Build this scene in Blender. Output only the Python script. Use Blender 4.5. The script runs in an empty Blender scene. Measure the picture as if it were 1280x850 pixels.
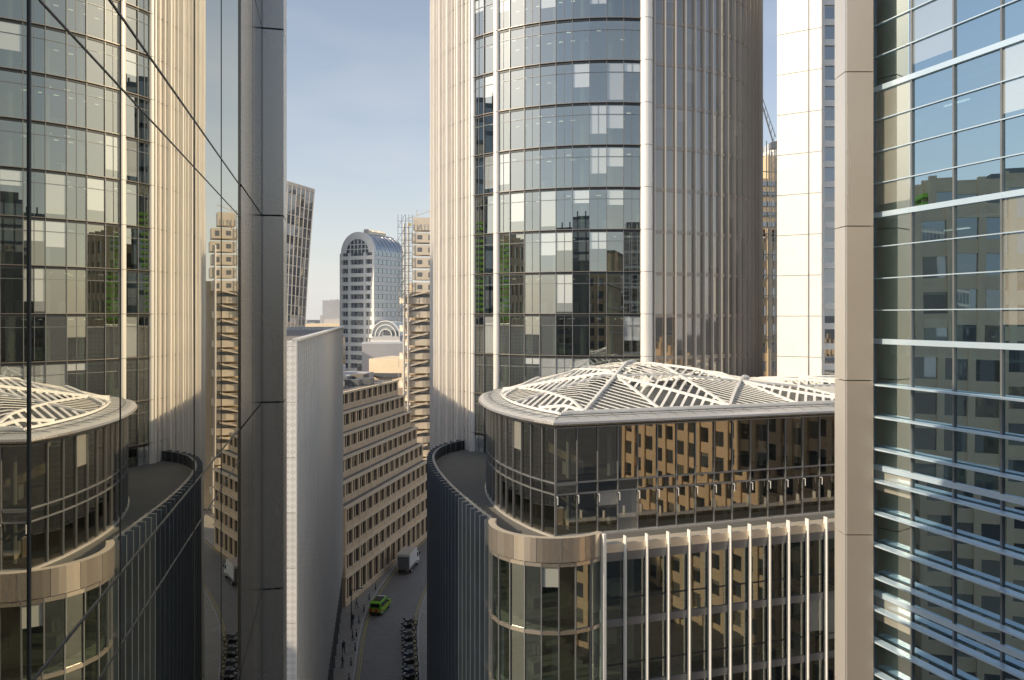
import bpy, math, random
from mathutils import Vector, Matrix
random.seed(7)
R=math.radians
scene=bpy.context.scene
scene.view_settings.view_transform='Standard'
scene.view_settings.look='None'
scene.view_settings.exposure=0

# ---------------------------------------------------------------- materials
def newmat(name):
    m=bpy.data.materials.new(name); m.use_nodes=True
    nt=m.node_tree; nt.nodes.clear()
    out=nt.nodes.new('ShaderNodeOutputMaterial')
    return m,nt,out
def math_(nt,op,a,b=None,clamp=False):
    n=nt.nodes.new('ShaderNodeMath'); n.operation=op; n.use_clamp=clamp
    for i,x in enumerate((a,b)):
        if x is None: continue
        if isinstance(x,(int,float)): n.inputs[i].default_value=x
        else: nt.links.new(x,n.inputs[i])
    return n.outputs[0]
def vmath(nt,op,a,b=None,scale=None):
    n=nt.nodes.new('ShaderNodeVectorMath'); n.operation=op
    for i,x in enumerate((a,b)):
        if x is None: continue
        if isinstance(x,(tuple,list)): n.inputs[i].default_value=x
        else: nt.links.new(x,n.inputs[i])
    if scale is not None: n.inputs['Scale'].default_value=scale
    return n.outputs[0]
def mixc(nt,fac,a,b,mode='MIX'):
    n=nt.nodes.new('ShaderNodeMix'); n.data_type='RGBA'; n.blend_type=mode
    for i,x in ((0,fac),(6,a),(7,b)):
        if isinstance(x,(int,float)): n.inputs[i].default_value=x
        elif isinstance(x,(tuple,list)): n.inputs[i].default_value=(*x[:3],1)
        else: nt.links.new(x,n.inputs[i])
    return n.outputs[2]

def solid(name,col,rough=0.6,metal=0.0,var=0.18,scale=0.6,bump=0.0,streak=False,bscale=8):
    m,nt,out=newmat(name)
    p=nt.nodes.new('ShaderNodeBsdfPrincipled')
    tc=nt.nodes.new('ShaderNodeTexCoord')
    mp=nt.nodes.new('ShaderNodeMapping'); nt.links.new(tc.outputs['Object'],mp.inputs[0])
    if streak: mp.inputs['Scale'].default_value=(1,1,0.12)
    nz=nt.nodes.new('ShaderNodeTexNoise'); nz.inputs['Scale'].default_value=scale; nz.inputs['Detail'].default_value=6
    nz.inputs['Roughness'].default_value=0.65
    nt.links.new(mp.outputs[0],nz.inputs['Vector'])
    lo=[c*(1-var) for c in col]; hi=[min(1,c*(1+var)) for c in col]
    c=mixc(nt,nz.outputs[0],lo,hi)
    nt.links.new(c,p.inputs['Base Color'])
    p.inputs['Metallic'].default_value=metal
    r=math_(nt,'ADD',math_(nt,'MULTIPLY',nz.outputs[0],0.2),rough-0.1,True)
    nt.links.new(r,p.inputs['Roughness'])
    if bump>0:
        n2=nt.nodes.new('ShaderNodeTexNoise'); n2.inputs['Scale'].default_value=bscale; n2.inputs['Detail'].default_value=5
        nt.links.new(tc.outputs['Object'],n2.inputs['Vector'])
        b=nt.nodes.new('ShaderNodeBump'); b.inputs['Strength'].default_value=bump; b.inputs['Distance'].default_value=0.05
        nt.links.new(n2.outputs[0],b.inputs['Height']); nt.links.new(b.outputs[0],p.inputs['Normal'])
    nt.links.new(p.outputs[0],out.inputs[0])
    return m

def glass(name,refl=(0.85,0.9,0.88),base=0.25,trans=(0.35,0.42,0.38),inner=None,blind=(0.5,0.5,0.47),prob=0.25,jit=0.012,rough=0.0,power=3.0,wave=0.0):
    """architectural glazing: UV cell = one pane; random blinds and tiny pane tilt"""
    m,nt,out=newmat(name)
    uv=nt.nodes.new('ShaderNodeUVMap')
    fl=vmath(nt,'FLOOR',uv.outputs[0]); fr=vmath(nt,'FRACTION',uv.outputs[0])
    wn=nt.nodes.new('ShaderNodeTexWhiteNoise'); wn.noise_dimensions='3D'
    nt.links.new(fl,wn.inputs['Vector'])
    sep=nt.nodes.new('ShaderNodeSeparateColor'); nt.links.new(wn.outputs['Color'],sep.inputs[0])
    sf=nt.nodes.new('ShaderNodeSeparateXYZ'); nt.links.new(fr,sf.inputs[0])
    m1=math_(nt,'LESS_THAN',sep.outputs[0],prob)
    m2=math_(nt,'GREATER_THAN',sf.outputs[1],math_(nt,'MULTIPLY',sep.outputs[1],0.85))
    mask=math_(nt,'MULTIPLY',m1,m2)
    if inner is None:
        tr=nt.nodes.new('ShaderNodeBsdfTransparent')
        tcx=mixc(nt,sep.outputs[2],[c*0.65 for c in trans],[min(1,c*1.25) for c in trans])
        nt.links.new(tcx,tr.inputs[0])
    else:
        tr=nt.nodes.new('ShaderNodeBsdfDiffuse')
        tcx=mixc(nt,sep.outputs[2],[c*0.5 for c in inner],[min(1,c*1.5) for c in inner])
        nt.links.new(tcx,tr.inputs[0])
    bd=nt.nodes.new('ShaderNodeBsdfDiffuse')
    bc=mixc(nt,sep.outputs[1],[c*0.55 for c in blind],blind); nt.links.new(bc,bd.inputs[0])
    mi=nt.nodes.new('ShaderNodeMixShader'); nt.links.new(mask,mi.inputs[0]); nt.links.new(tr.outputs[0],mi.inputs[1]); nt.links.new(bd.outputs[0],mi.inputs[2])
    geo=nt.nodes.new('ShaderNodeNewGeometry')
    off=vmath(nt,'SCALE',vmath(nt,'SUBTRACT',wn.outputs['Color'],(0.5,0.5,0.5)),scale=jit)
    nn=vmath(nt,'ADD',geo.outputs['Normal'],off)
    if wave>0:
        tc=nt.nodes.new('ShaderNodeTexCoord')
        nz=nt.nodes.new('ShaderNodeTexNoise'); nz.inputs['Scale'].default_value=0.5; nz.inputs['Detail'].default_value=1
        nt.links.new(tc.outputs['Object'],nz.inputs['Vector'])
        nn=vmath(nt,'ADD',nn,vmath(nt,'SCALE',vmath(nt,'SUBTRACT',nz.outputs['Color'],(0.5,0.5,0.5)),scale=wave))
    nn=vmath(nt,'NORMALIZE',nn)
    gl=nt.nodes.new('ShaderNodeBsdfGlossy'); gl.inputs['Color'].default_value=(*refl,1); gl.inputs['Roughness'].default_value=rough
    nt.links.new(nn,gl.inputs['Normal'])
    lw=nt.nodes.new('ShaderNodeLayerWeight'); lw.inputs['Blend'].default_value=0.5
    f=math_(nt,'POWER',lw.outputs['Facing'],power)
    f=math_(nt,'ADD',math_(nt,'MULTIPLY',f,1-base),base,True)
    mx=nt.nodes.new('ShaderNodeMixShader'); nt.links.new(f,mx.inputs[0]); nt.links.new(mi.outputs[0],mx.inputs[1]); nt.links.new(gl.outputs[0],mx.inputs[2])
    nt.links.new(mx.outputs[0],out.inputs[0])
    return m

def emis(name,col,s):
    m,nt,out=newmat(name); e=nt.nodes.new('ShaderNodeEmission'); e.inputs[0].default_value=(*col,1); e.inputs[1].default_value=s
    nt.links.new(e.outputs[0],out.inputs[0]); return m

M={}
M['steel']=solid('brushed_steel',(0.80,0.76,0.70),0.30,0.6,0.14,0.5,streak=True)
M['flankrib']=solid('sunlit_flank_rib',(0.88,0.85,0.80),0.32,0.2,0.08,0.5,streak=True)  # base colour whitened so left ribs and columns read as sunlit
M['fin']=solid('aluminium_fin',(0.80,0.77,0.71),0.38,0.25,0.1,0.5,streak=True)
M['ribp']=solid('rib_panel',(0.36,0.32,0.28),0.3,0.6,0.15,0.4,streak=True)
M['ribs2']=solid('shaded_flank_rib',(0.62,0.57,0.51),0.34,0.45,0.1,0.4,streak=True)  # darker rib copy: shade of the right flank put into the colour
M['white']=solid('white_coated_metal',(0.80,0.79,0.75),0.4,0.1,0.08,0.8)
M['louvre']=solid('grey_roof_louvre',(0.60,0.60,0.59),0.36,0.4,0.12,0.8)
M['dark']=solid('dark_frame',(0.045,0.05,0.055),0.4,0.4,0.2)
M['midgrey']=solid('grey_metal',(0.22,0.23,0.24),0.4,0.5,0.2)
M['champ']=solid('champagne_panel',(0.68,0.57,0.45),0.26,0.6,0.08,0.3,streak=True)
M['bronze']=solid('bronze_panel',(0.27,0.25,0.225),0.22,0.85,0.12,0.3,streak=True)
M['bronzel']=solid('pier_metal',(0.50,0.485,0.46),0.28,0.8,0.1,0.3,streak=True)
M['slab']=solid('ceiling_slab',(0.45,0.45,0.41),0.8,0,0.1)
M['floorc']=solid('office_carpet',(0.12,0.12,0.11),0.9,0,0.2)
M['core']=solid('core_wall',(0.38,0.33,0.24),0.8,0,0.25,0.25)
M['desk']=solid('desk_white',(0.5,0.5,0.48),0.5,0,0.1)
M['terr']=solid('terrace_paving',(0.60,0.57,0.47),0.65,0,0.22,0.35,0.2)
M['coping']=solid('coping_metal',(0.76,0.67,0.53),0.34,0.4,0.08,0.4)
M['drumband']=solid('drum_parapet_metal',(0.56,0.50,0.42),0.26,0.8,0.1,0.3,streak=True)
M['stone']=solid('portland_stone',(0.74,0.57,0.385),0.85,0,0.2,0.5,0.3,streak=True)
M['stone2']=solid('stone_trim',(0.80,0.66,0.47),0.8,0,0.14,0.8,0.2)
M['roofg']=solid('roof_felt',(0.22,0.20,0.18),0.9,0,0.35,0.3,0.3)
M['deck']=solid('roof_deck_dark',(0.13,0.14,0.145),0.5,0.1,0.2,0.4)
M['lloyd']=solid('stainless_cladding',(0.78,0.68,0.54),0.42,0.3,0.18,0.5)
M['lead']=solid('blue_grey_rib',(0.15,0.18,0.22),0.35,0.6,0.15)
M['gold']=solid('sandstone_far',(0.58,0.46,0.30),0.8,0,0.22,0.2)
M['wtfin']=solid('bronze_grey_fin',(0.54,0.50,0.44),0.5,0.2,0.1)
M['towerg']=glass('tower_glazing',(0.86,0.90,0.86),0.40,(0.32,0.40,0.34),None,(0.62,0.66,0.67),0.26,0.045,0.0,2.5)
M['ribg']=glass('ribbed_bay_glazing',(0.78,0.74,0.68),0.34,None,(0.12,0.11,0.10),(0.28,0.26,0.23),0.25,0.03,0.03,2.5)
M['podg']=glass('podium_glazing',(0.78,0.84,0.80),0.18,(0.46,0.54,0.48),None,(0.42,0.44,0.40),0.08,0.035,0.0,3.0)
M['pavg']=glass('pavilion_glazing',(0.85,0.82,0.75),0.22,(0.40,0.42,0.38),None,(0.35,0.35,0.31),0.08,0.045,0.0,3.0)
M['rightg']=glass('blue_glazing',(0.70,0.90,1.0),0.58,(0.26,0.38,0.42),None,(0.6,0.58,0.5),0.14,0.035,0.0,2.5)
M['mirror']=glass('reflective_glazing',(0.82,0.78,0.67),0.82,None,(0.05,0.04,0.03),(0.06,0.05,0.04),0.1,0.0015,0.0,1.5,0.0014)
M['farg']=glass('distant_glazing',(0.8,0.85,0.9),0.35,None,(0.08,0.09,0.10),(0.4,0.38,0.33),0.25,0.04,0.02,3)
M['stoneg']=glass('sash_glazing',(0.5,0.52,0.52),0.08,None,(0.025,0.025,0.025),(0.35,0.32,0.27),0.12,0.03,0.02,4)
M['green']=solid('lime_reflection_strip',(0.42,0.88,0.12),0.5,0,0.25)  # for unseen strips that tint the tower's reflections green
M['haze']=solid('hazy_masonry',(0.52,0.52,0.53),0.9,0,0.25,0.02)  # distance haze put into the colour as a paler grey
M['wtg']=glass('flared_tower_glazing',(0.8,0.85,0.9),0.3,None,(0.12,0.13,0.15),(0.3,0.29,0.27),0.3,0.03,0.03,3)
M['lamp']=emis('ceiling_lamp',(1,0.9,0.7),2.2)
M['rubber']=solid('tyre_rubber',(0.02,0.02,0.02),0.8,0,0.1)
M['cglass']=solid('car_window',(0.02,0.025,0.03),0.1,0,0.1)
M['vgreen']=solid('lime_paint',(0.20,0.52,0.03),0.35,0.1,0.06)
M['vwhite']=solid('white_paint',(0.76,0.76,0.74),0.35,0,0.08)
M['vblack']=solid('black_paint',(0.03,0.03,0.032),0.3,0,0.1)
M['vred']=solid('red_marking',(0.6,0.06,0.03),0.4,0,0.1)
M['vyellow']=solid('yellow_marking',(0.55,0.43,0.08),0.6,0,0.25,3)
M['blade']=solid('sunshade_blade',(0.56,0.70,0.83),0.3,0.4,0.1)

def woven():
    m,nt,out=newmat('woven_white_panel')
    p=nt.nodes.new('ShaderNodeBsdfPrincipled'); uv=nt.nodes.new('ShaderNodeUVMap')
    mp=nt.nodes.new('ShaderNodeMapping'); mp.inputs['Rotation'].default_value=(0,0,R(45)); nt.links.new(uv.outputs[0],mp.inputs[0])
    ch=nt.nodes.new('ShaderNodeTexChecker'); ch.inputs['Scale'].default_value=3.2; nt.links.new(mp.outputs[0],ch.inputs[0])
    br=nt.nodes.new('ShaderNodeTexBrick'); br.offset=0; br.inputs['Scale'].default_value=1.0
    br.inputs['Color1'].default_value=(1,1,1,1); br.inputs['Color2'].default_value=(0.84,0.84,0.84,1); br.inputs['Mortar'].default_value=(0.45,0.45,0.46,1)
    br.inputs['Mortar Size'].default_value=0.025; br.inputs['Brick Width'].default_value=1.5; br.inputs['Row Height'].default_value=3.6
    nt.links.new(uv.outputs[0],br.inputs['Vector'])
    nz=nt.nodes.new('ShaderNodeTexNoise'); nz.inputs['Scale'].default_value=0.15; nz.inputs['Detail'].default_value=5; nt.links.new(uv.outputs[0],nz.inputs[0])
    c=mixc(nt,ch.outputs[1],(0.72,0.71,0.70),(0.90,0.89,0.87))
    c=mixc(nt,1.0,c,br.outputs[0],'MULTIPLY')
    c=mixc(nt,math_(nt,'MULTIPLY',nz.outputs[0],0.25),c,(0.6,0.6,0.6))
    nt.links.new(c,p.inputs['Base Color']); p.inputs['Roughness'].default_value=0.4; p.inputs['Metallic'].default_value=0.1
    b=nt.nodes.new('ShaderNodeBump'); b.inputs['Strength'].default_value=0.4; b.inputs['Distance'].default_value=0.06
    nt.links.new(ch.outputs[1],b.inputs['Height']); nt.links.new(b.outputs[0],p.inputs['Normal'])
    nt.links.new(p.outputs[0],out.inputs[0]); return m
M['woven']=woven()
def setts(name,c1,c2,mort,scale,w,h):
    m,nt,out=newmat(name)
    p=nt.nodes.new('ShaderNodeBsdfPrincipled'); tc=nt.nodes.new('ShaderNodeTexCoord')
    br=nt.nodes.new('ShaderNodeTexBrick'); br.inputs['Scale'].default_value=scale
    br.inputs['Color1'].default_value=(*c1,1); br.inputs['Color2'].default_value=(*c2,1); br.inputs['Mortar'].default_value=(*mort,1)
    br.inputs['Brick Width'].default_value=w; br.inputs['Row Height'].default_value=h; br.inputs['Mortar Size'].default_value=0.03
    nt.links.new(tc.outputs['Object'],br.inputs['Vector'])
    nz=nt.nodes.new('ShaderNodeTexNoise'); nz.inputs['Scale'].default_value=0.4; nz.inputs['Detail'].default_value=8; nt.links.new(tc.outputs['Object'],nz.inputs[0])
    c=mixc(nt,math_(nt,'MULTIPLY',nz.outputs[0],0.7),br.outputs[0],[x*0.5 for x in c1])
    nt.links.new(c,p.inputs['Base Color']); p.inputs['Roughness'].default_value=0.6
    nt.links.new(p.outputs[0],out.inputs[0]); return m
M['road']=setts('road_setts',(0.34,0.31,0.28),(0.23,0.215,0.20),(0.09,0.09,0.085),1.0,0.5,0.25)
M['pave']=setts('york_stone',(0.44,0.40,0.34),(0.35,0.32,0.27),(0.14,0.14,0.13),1.0,0.9,0.6)
M['ground']=setts('city_ground',(0.16,0.16,0.155),(0.12,0.12,0.12),(0.08,0.08,0.08),0.2,0.9,0.6)
M['kerb']=solid('granite_kerb',(0.44,0.42,0.39),0.8,0,0.2)

# ---------------------------------------------------------------- builder
class B:
    def __init__(s,name,loc=(0,0,0),rz=0):
        s.name=name; s.loc=loc; s.rz=rz; s.p={}
    def _g(s,part,mat):
        k=(part,mat)
        if k not in s.p: s.p[k]=([],[],[])
        return s.p[k]
    def poly(s,mat,pts,uv=None,part=None):
        v,f,u=s._g(part or mat,mat); i=len(v); v.extend([tuple(q) for q in pts]); f.append(list(range(i,i+len(pts))))
        if uv is None: uv=[(0,0)]*len(pts)
        u.extend(uv)
    def obox(s,mat,c,ax,ay,az,part=None):
        c=Vector(c);ax=Vector(ax)/2;ay=Vector(ay)/2;az=Vector(az)/2
        P=[c+sx*ax+sy*ay+sz*az for sz in(-1,1) for sy in(-1,1) for sx in(-1,1)]
        for a in((0,2,3,1),(4,5,7,6),(0,1,5,4),(2,6,7,3),(0,4,6,2),(1,3,7,5)):
            s.poly(mat,[P[i] for i in a],None,part)
    def box(s,mat,c,size,rz=0,part=None):
        cs,sn=math.cos(rz),math.sin(rz)
        s.obox(mat,c,(cs*size[0],sn*size[0],0),(-sn*size[1],cs*size[1],0),(0,0,size[2]),part)
    def beam(s,mat,p,q,w,h,part=None):
        p=Vector(p);q=Vector(q);d=q-p
        if d.length<1e-5: return
        e=d.normalized(); up=Vector((0,0,1)) if abs(e.z)<0.95 else Vector((1,0,0))
        side=e.cross(up).normalized(); u=side.cross(e)
        s.obox(mat,(p+q)/2,d,side*w,u*h,part)
    def prism(s,mat,pts,z0,z1,top=None,part=None,bottom=False):
        n=len(pts)
        for i in range(n):
            a=pts[i];b=pts[(i+1)%n]
            s.poly(mat,[(a[0],a[1],z0),(b[0],b[1],z0),(b[0],b[1],z1),(a[0],a[1],z1)],None,part)
        s.poly(top or mat,[(q[0],q[1],z1) for q in pts],None,part)
        if bottom: s.poly(mat,[(q[0],q[1],z0) for q in reversed(pts)],None,part)
    def cyl(s,mat,p,q,r,n=14,r2=None,part=None):
        p=Vector(p);q=Vector(q);e=(q-p).normalized(); up=Vector((0,0,1)) if abs(e.z)<0.9 else Vector((1,0,0))
        a=e.cross(up).normalized();b=e.cross(a); r2=r if r2 is None else r2
        c0=[p+a*r*math.cos(2*math.pi*i/n)+b*r*math.sin(2*math.pi*i/n) for i in range(n)]
        c1=[q+a*r2*math.cos(2*math.pi*i/n)+b*r2*math.sin(2*math.pi*i/n) for i in range(n)]
        for i in range(n):
            j=(i+1)%n; s.poly(mat,[c0[i],c0[j],c1[j],c1[i]],None,part)
        s.poly(mat,c1,None,part); s.poly(mat,list(reversed(c0)),None,part)
    def pane(s,mat,a,b,z0,z1,i,k,part=None):
        s.poly(mat,[(a[0],a[1],z0),(b[0],b[1],z0),(b[0],b[1],z1),(a[0],a[1],z1)],[(i+.001,k+.001),(i+.999,k+.001),(i+.999,k+.999),(i+.001,k+.999)],part)
    def done(s,bevel=0):
        e=bpy.data.objects.new(s.name,None); scene.collection.objects.link(e)
        e.location=s.loc; e.rotation_euler=(0,0,s.rz); e.empty_display_size=0.5
        for (part,mat),(v,f,u) in s.p.items():
            me=bpy.data.meshes.new(part); me.from_pydata(v,[],f)
            ul=me.uv_layers.new(name='UVMap'); ul.data.foreach_set('uv',[x for t in u for x in t])
            me.materials.append(M[mat]); me.update()
            o=bpy.data.objects.new(part,me); scene.collection.objects.link(o); o.parent=e
            if bevel:
                import bmesh
                bm=bmesh.new(); bm.from_mesh(me); bmesh.ops.remove_doubles(bm,verts=bm.verts,dist=1e-4); bm.to_mesh(me); bm.free()
                bv=o.modifiers.new('bevel','BEVEL'); bv.width=bevel; bv.segments=2
        return e

def resample(pts,step):
    P=[Vector(p) for p in pts]; L=[0]
    for a,b in zip(P,P[1:]): L.append(L[-1]+(b-a).length)
    n=max(1,round(L[-1]/step)); out=[]
    for i in range(n+1):
        d=L[-1]*i/n; k=0
        while k<len(L)-2 and L[k+1]<d: k+=1
        t=(d-L[k])/max(1e-9,L[k+1]-L[k]); out.append(P[k].lerp(P[k+1],t))
    return out
def smooth(pts,k=8):
    P=[Vector(p) for p in pts]; out=[]
    for i in range(len(P)-1):
        p0=P[max(0,i-1)];p1=P[i];p2=P[i+1];p3=P[min(len(P)-1,i+2)]
        for j in range(k):
            t=j/k
            out.append(0.5*((2*p1)+(p2-p0)*t+(2*p0-5*p1+4*p2-p3)*t*t+(3*p1-p0-3*p2+p3)*t**3))
    out.append(P[-1]); return out
def normals(pts,side=1):
    out=[]
    for i in range(len(pts)):
        a=pts[max(0,i-1)];b=pts[min(len(pts)-1,i+1)]; d=(b-a).normalized()
        out.append(Vector((d.y,-d.x))*side)
    return out
def V3(p,z): return (p[0],p[1],z)
def facade(b,pts,side,levels,gmat,mull=None,mw=0.07,md=0.16,band=None,bh=0.3,bd=0.1,u0=0,fin=None,fw=0.1,fd=0.5,finevery=1,fz=None,trans=None):
    ns=normals(pts,side)
    for k in range(len(levels)-1):
        z0,z1=levels[k],levels[k+1]
        for i in range(len(pts)-1):
            b.pane(gmat,pts[i],pts[i+1],z0,z1,u0+i,k+1,'glazing')
            n=(ns[i]+ns[i+1]).normalized()
            if band:
                off=n*(bd/2-0.03)
                b.beam(band,V3(pts[i]+off,z1-bh/2),V3(pts[i+1]+off,z1-bh/2),bd,bh,'spandrels')
            if trans:
                off=n*0.02; zt=z0+(z1-z0)*trans
                b.beam(mull,V3(pts[i]+off,zt),V3(pts[i+1]+off,zt),0.08,0.06,'transoms')
    for i,(p,n) in enumerate(zip(pts,ns)):
        t=Vector((-n.y,n.x))
        if mull:
            c=p+n*(md/2-0.04); b.obox(mull,V3(c,(levels[0]+levels[-1])/2),V3(t*mw,0),V3(n*md,0),(0,0,levels[-1]-levels[0]+0.01),'mullions')
        if fin and i%finevery==0:
            z0,z1=fz or (levels[0],levels[-1]); c=p+n*(fd/2+0.05)
            b.obox(fin,V3(c,(z0+z1)/2),V3(t*fw,0),V3(n*fd,0),(0,0,z1-z0),'fins')

# ---------------------------------------------------------------- ground, road
def sheet(name,pts_l,pts_r,z,mat):
    b=B(name)
    for i in range(len(pts_l)-1):
        b.poly(mat,[V3(pts_l[i],z),V3(pts_r[i],z),V3(pts_r[i+1],z),V3(pts_l[i+1],z)],None,name+'_surface')
    return b.done()
g=B('ground'); g.poly('ground',[(-6000,-3000,-0.01),(6000,-3000,-0.01),(6000,9000,-0.01),(-6000,9000,-0.01)],None,'ground_sheet'); g.done()
cl=smooth([(-3,10),(-6,30),(-9,52),(-11.8,70),(-13.2,82),(-15.2,97),(-17.6,118),(-16.6,139),(-13.0,160),(-8,185),(2,215),(20,250)],8)
nr=normals(cl,1)
Lr=[p-n*3.9 for p,n in zip(cl,nr)]; Rr=[p+n*3.9 for p,n in zip(cl,nr)]
sheet('road',Lr,Rr,0.0,'road')
for nm,edge,sg in (('pavement',Lr,-1),('pavement',Rr,1)):
    b=B(nm)
    for i in range(len(cl)-1):
        a=edge[i];c=edge[i+1];a2=a+nr[i]*sg*0.2;c2=c+nr[i+1]*sg*0.2;a3=a+nr[i]*sg*6;c3=c+nr[i+1]*sg*6
        b.poly('kerb',[V3(a,0),V3(c,0),V3(c,0.13),V3(a,0.13)],None,'kerb_face')
        b.poly('kerb',[V3(a,0.13),V3(c,0.13),V3(c2,0.13),V3(a2,0.13)],None,'kerb_top')
        b.poly('pave',[V3(a2,0.13),V3(c2,0.13),V3(c3,0.13),V3(a3,0.13)],None,'paving')
    b.done()
b=B('road_markings')
for sg in(-1,1):
    for o in (3.6,3.35):
        for i in range(len(cl)-1):
            a=cl[i]+nr[i]*sg*o;c=cl[i+1]+nr[i+1]*sg*o;a2=a+nr[i]*0.08;c2=c+nr[i+1]*0.08
            b.poly('vyellow',[V3(a,0.005),V3(c,0.005),V3(c2,0.005),V3(a2,0.005)],None,'double_yellow_line')
b.done()

# ---------------------------------------------------------------- main tower
C=Vector((9.6,94.5)); RT=18.8; TOP=80.5
def tp(phi,r=RT): a=R(phi); return C+Vector((math.sin(a),-math.cos(a)))*r
b=B('curved_glass_tower')
levels=[0.2+4.0*i for i in range(21)]; levels=[z for z in levels if z<TOP+0.1]
bay=[tp(-46+i*(53.8/11)) for i in range(12)]
facade(b,bay,1,levels,'towerg','midgrey',0.06,0.16,'dark',0.24,0.10)
for k,z in enumerate(levels[1:]):
    for i in range(len(bay)-1):
        n=((bay[i]+bay[i+1])/2-C).normalized()
        b.beam('ribp',V3(bay[i]+n*0.14,z+0.02),V3(bay[i+1]+n*0.14,z+0.02),0.12,0.05,'floor_trims')
        b.beam('midgrey',V3(bay[i]+n*0.03,z-1.1),V3(bay[i+1]+n*0.03,z-1.1),0.06,0.04,'transoms')
        if i%2==0:
            mdp=(bay[i]+bay[i+1])/2+n*0.02; t=Vector((-n.y,n.x))
            b.obox('midgrey',V3(mdp,z-2),V3(t*0.035,0),V3(n*0.06,0),(0,0,3.7),'intermediate_mullions')
def halfcol(ph,r,mat='flankrib'):
    c=tp(ph,RT+0.02); n=(c-C).normalized(); t=Vector((-n.y,n.x)); m=10; P=[]
    for j in range(m+1):
        a=math.pi*j/m; P.append(c-t*r*math.cos(a)+n*r*0.95*math.sin(a))
    for j in range(m): b.poly(mat,[V3(P[j],0),V3(P[j+1],0),V3(P[j+1],TOP),V3(P[j],TOP)],None,'stainless_column')
    for z in levels:
        for j in range(m): b.beam('midgrey',V3(P[j],z),V3(P[j+1],z),0.03,0.04,'column_joints')
halfcol(-46,0.28); halfcol(-36.2,0.34); halfcol(9.6,0.60)
def flank(a0,a1,step,gm,pd,pw,u0):
    n=int(round(abs(a1-a0)/step)); P=[tp(a0+(a1-a0)*i/n) for i in range(n+1)]
    s=1 if a1>a0 else -1
    facade(b,P,s,levels,gm,None,band='ribp',bh=0.35,bd=0.08,u0=u0)
    for i in range(n+1):
        ph=a0+(a1-a0)*i/n; p=tp(ph,RT+pd/2); nn=(p-C).normalized(); t=Vector((-nn.y,nn.x))
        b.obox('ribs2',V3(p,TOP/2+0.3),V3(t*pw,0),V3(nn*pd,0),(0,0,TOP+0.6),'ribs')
flank(11.9,112,3.35,'ribg',0.34,0.09,50)
b.poly('fin',[V3(tp(7.8),0),V3(tp(11.9),0),V3(tp(11.9),TOP),V3(tp(7.8),TOP)],None,'column_backing')
n=30
for i in range(n):
    a0=-46.6-i*2.1; p0=tp(a0);p1=tp(a0-2.1)
    b.poly('steel',[V3(p0,0),V3(p1,0),V3(p1,TOP),V3(p0,TOP)],None,'left_cladding')
    p=tp(a0,RT+0.14); nn=(p-C).normalized(); t=Vector((-nn.y,nn.x))
    big=(i%3==0)
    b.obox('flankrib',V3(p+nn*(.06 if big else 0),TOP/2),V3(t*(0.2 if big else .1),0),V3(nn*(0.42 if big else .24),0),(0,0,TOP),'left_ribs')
    for z in levels[::1]: b.beam('midgrey',V3(tp(a0,RT+0.02),z),V3(tp(a0-2.1,RT+0.02),z),0.03,0.05,'left_joints')
back=[tp(112+i*7.3) for i in range(19)]
for i in range(len(back)-1):
    b.poly('ribp',[V3(back[i],0),V3(back[i+1],0),V3(back[i+1],TOP),V3(back[i],TOP)],None,'rear_wall')
b.poly('roofg',[V3(tp(i*7.5),TOP) for i in range(48)],None,'roof')
for i in range(48):
    b.beam('fin',V3(tp(i*7.5,RT+0.1),TOP+0.4),V3(tp(i*7.5+7.5,RT+0.1),TOP+0.4),0.4,0.5,'parapet')
for z in levels:
    ring=[tp(i*10,RT-0.25) for i in range(36)]
    b.poly('floorc',[V3(p,z+0.05) for p in ring],None,'floors'); b.poly('slab',[V3(p,z-0.45) for p in ring],None,'ceilings')
    for i in range(36):
        b.poly('slab',[V3(ring[i],z-0.45),V3(ring[(i+1)%36],z-0.45),V3(ring[(i+1)%36],z+0.05),V3(ring[i],z+0.05)],None,'slab_edges')
    for rr in (RT-2.0,RT-4.5):
        for ph in range(-44,8,5):
            if random.random()<0.55:
                p=tp(ph,rr); b.box('lamp',V3(p,z-0.48),(0.4,0.1,0.03),R(ph),'ceiling_lamps')
core=[tp(i*20,9.5) for i in range(18)]; b.prism('core',core,0,TOP-0.3)
for ph in range(-45,15,9):
    b.cyl('desk',V3(tp(ph,RT-1.6),0),V3(tp(ph,RT-1.6),TOP-0.5),0.3,10,part='interior_columns')
for z in levels[5:]:
    for ph in range(-44,8,4):
        if random.random()<0.6:
            p=tp(ph,RT-2.3-random.random()); b.box('desk' if random.random()<.5 else 'dark',V3(p,z+0.55),(1.5,0.6,0.9+random.random()*.4),R(ph),'office_furniture')
b.done()

# ---------------------------------------------------------------- podium building
u=Vector((0.951,0.309)); v=Vector((-0.309,0.951)); P0=Vector((5.28,47.3))
TF=30.2
b=B('curved_office_building')
Lp=46
front=resample([P0,P0+u*Lp],1.45)
DC=Vector((2.4,49.7)); DR=3.75
drum=[DC+Vector((math.sin(R(a)),-math.cos(R(a))))*DR for a in [50-i*(152/10) for i in range(11)]]
left=smooth([tuple(drum[-1]),(-2.7,54.5),(-4.9,61.5),(-6.7,69),(-7.4,75),(-6.7,80),(-4.2,83.6),(0,85.4)],8)
left=resample(left,1.05)
flv=[TF-3.9*i for i in range(8)]; flv=sorted([z-0.3 for z in flv])
flv=[0]+[z for z in flv if z>2]
facade(b,front,1,flv,'podg','dark',0.07,0.14,'midgrey',0.45,0.10,100,'white',0.07,0.34,1,(0,TF+0.75),trans=0.3)
for i,p in enumerate(front):
    b.obox('dark',V3(p+Vector((0.309,-0.951))*0.20+u*0.066,TF/2),V3(u*0.05,0),V3(v*0.30,0),(0,0,TF),'fin_backs')
n0=Vector((0.309,-0.951))
c=P0+u*Lp/2+n0*0.02
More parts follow.
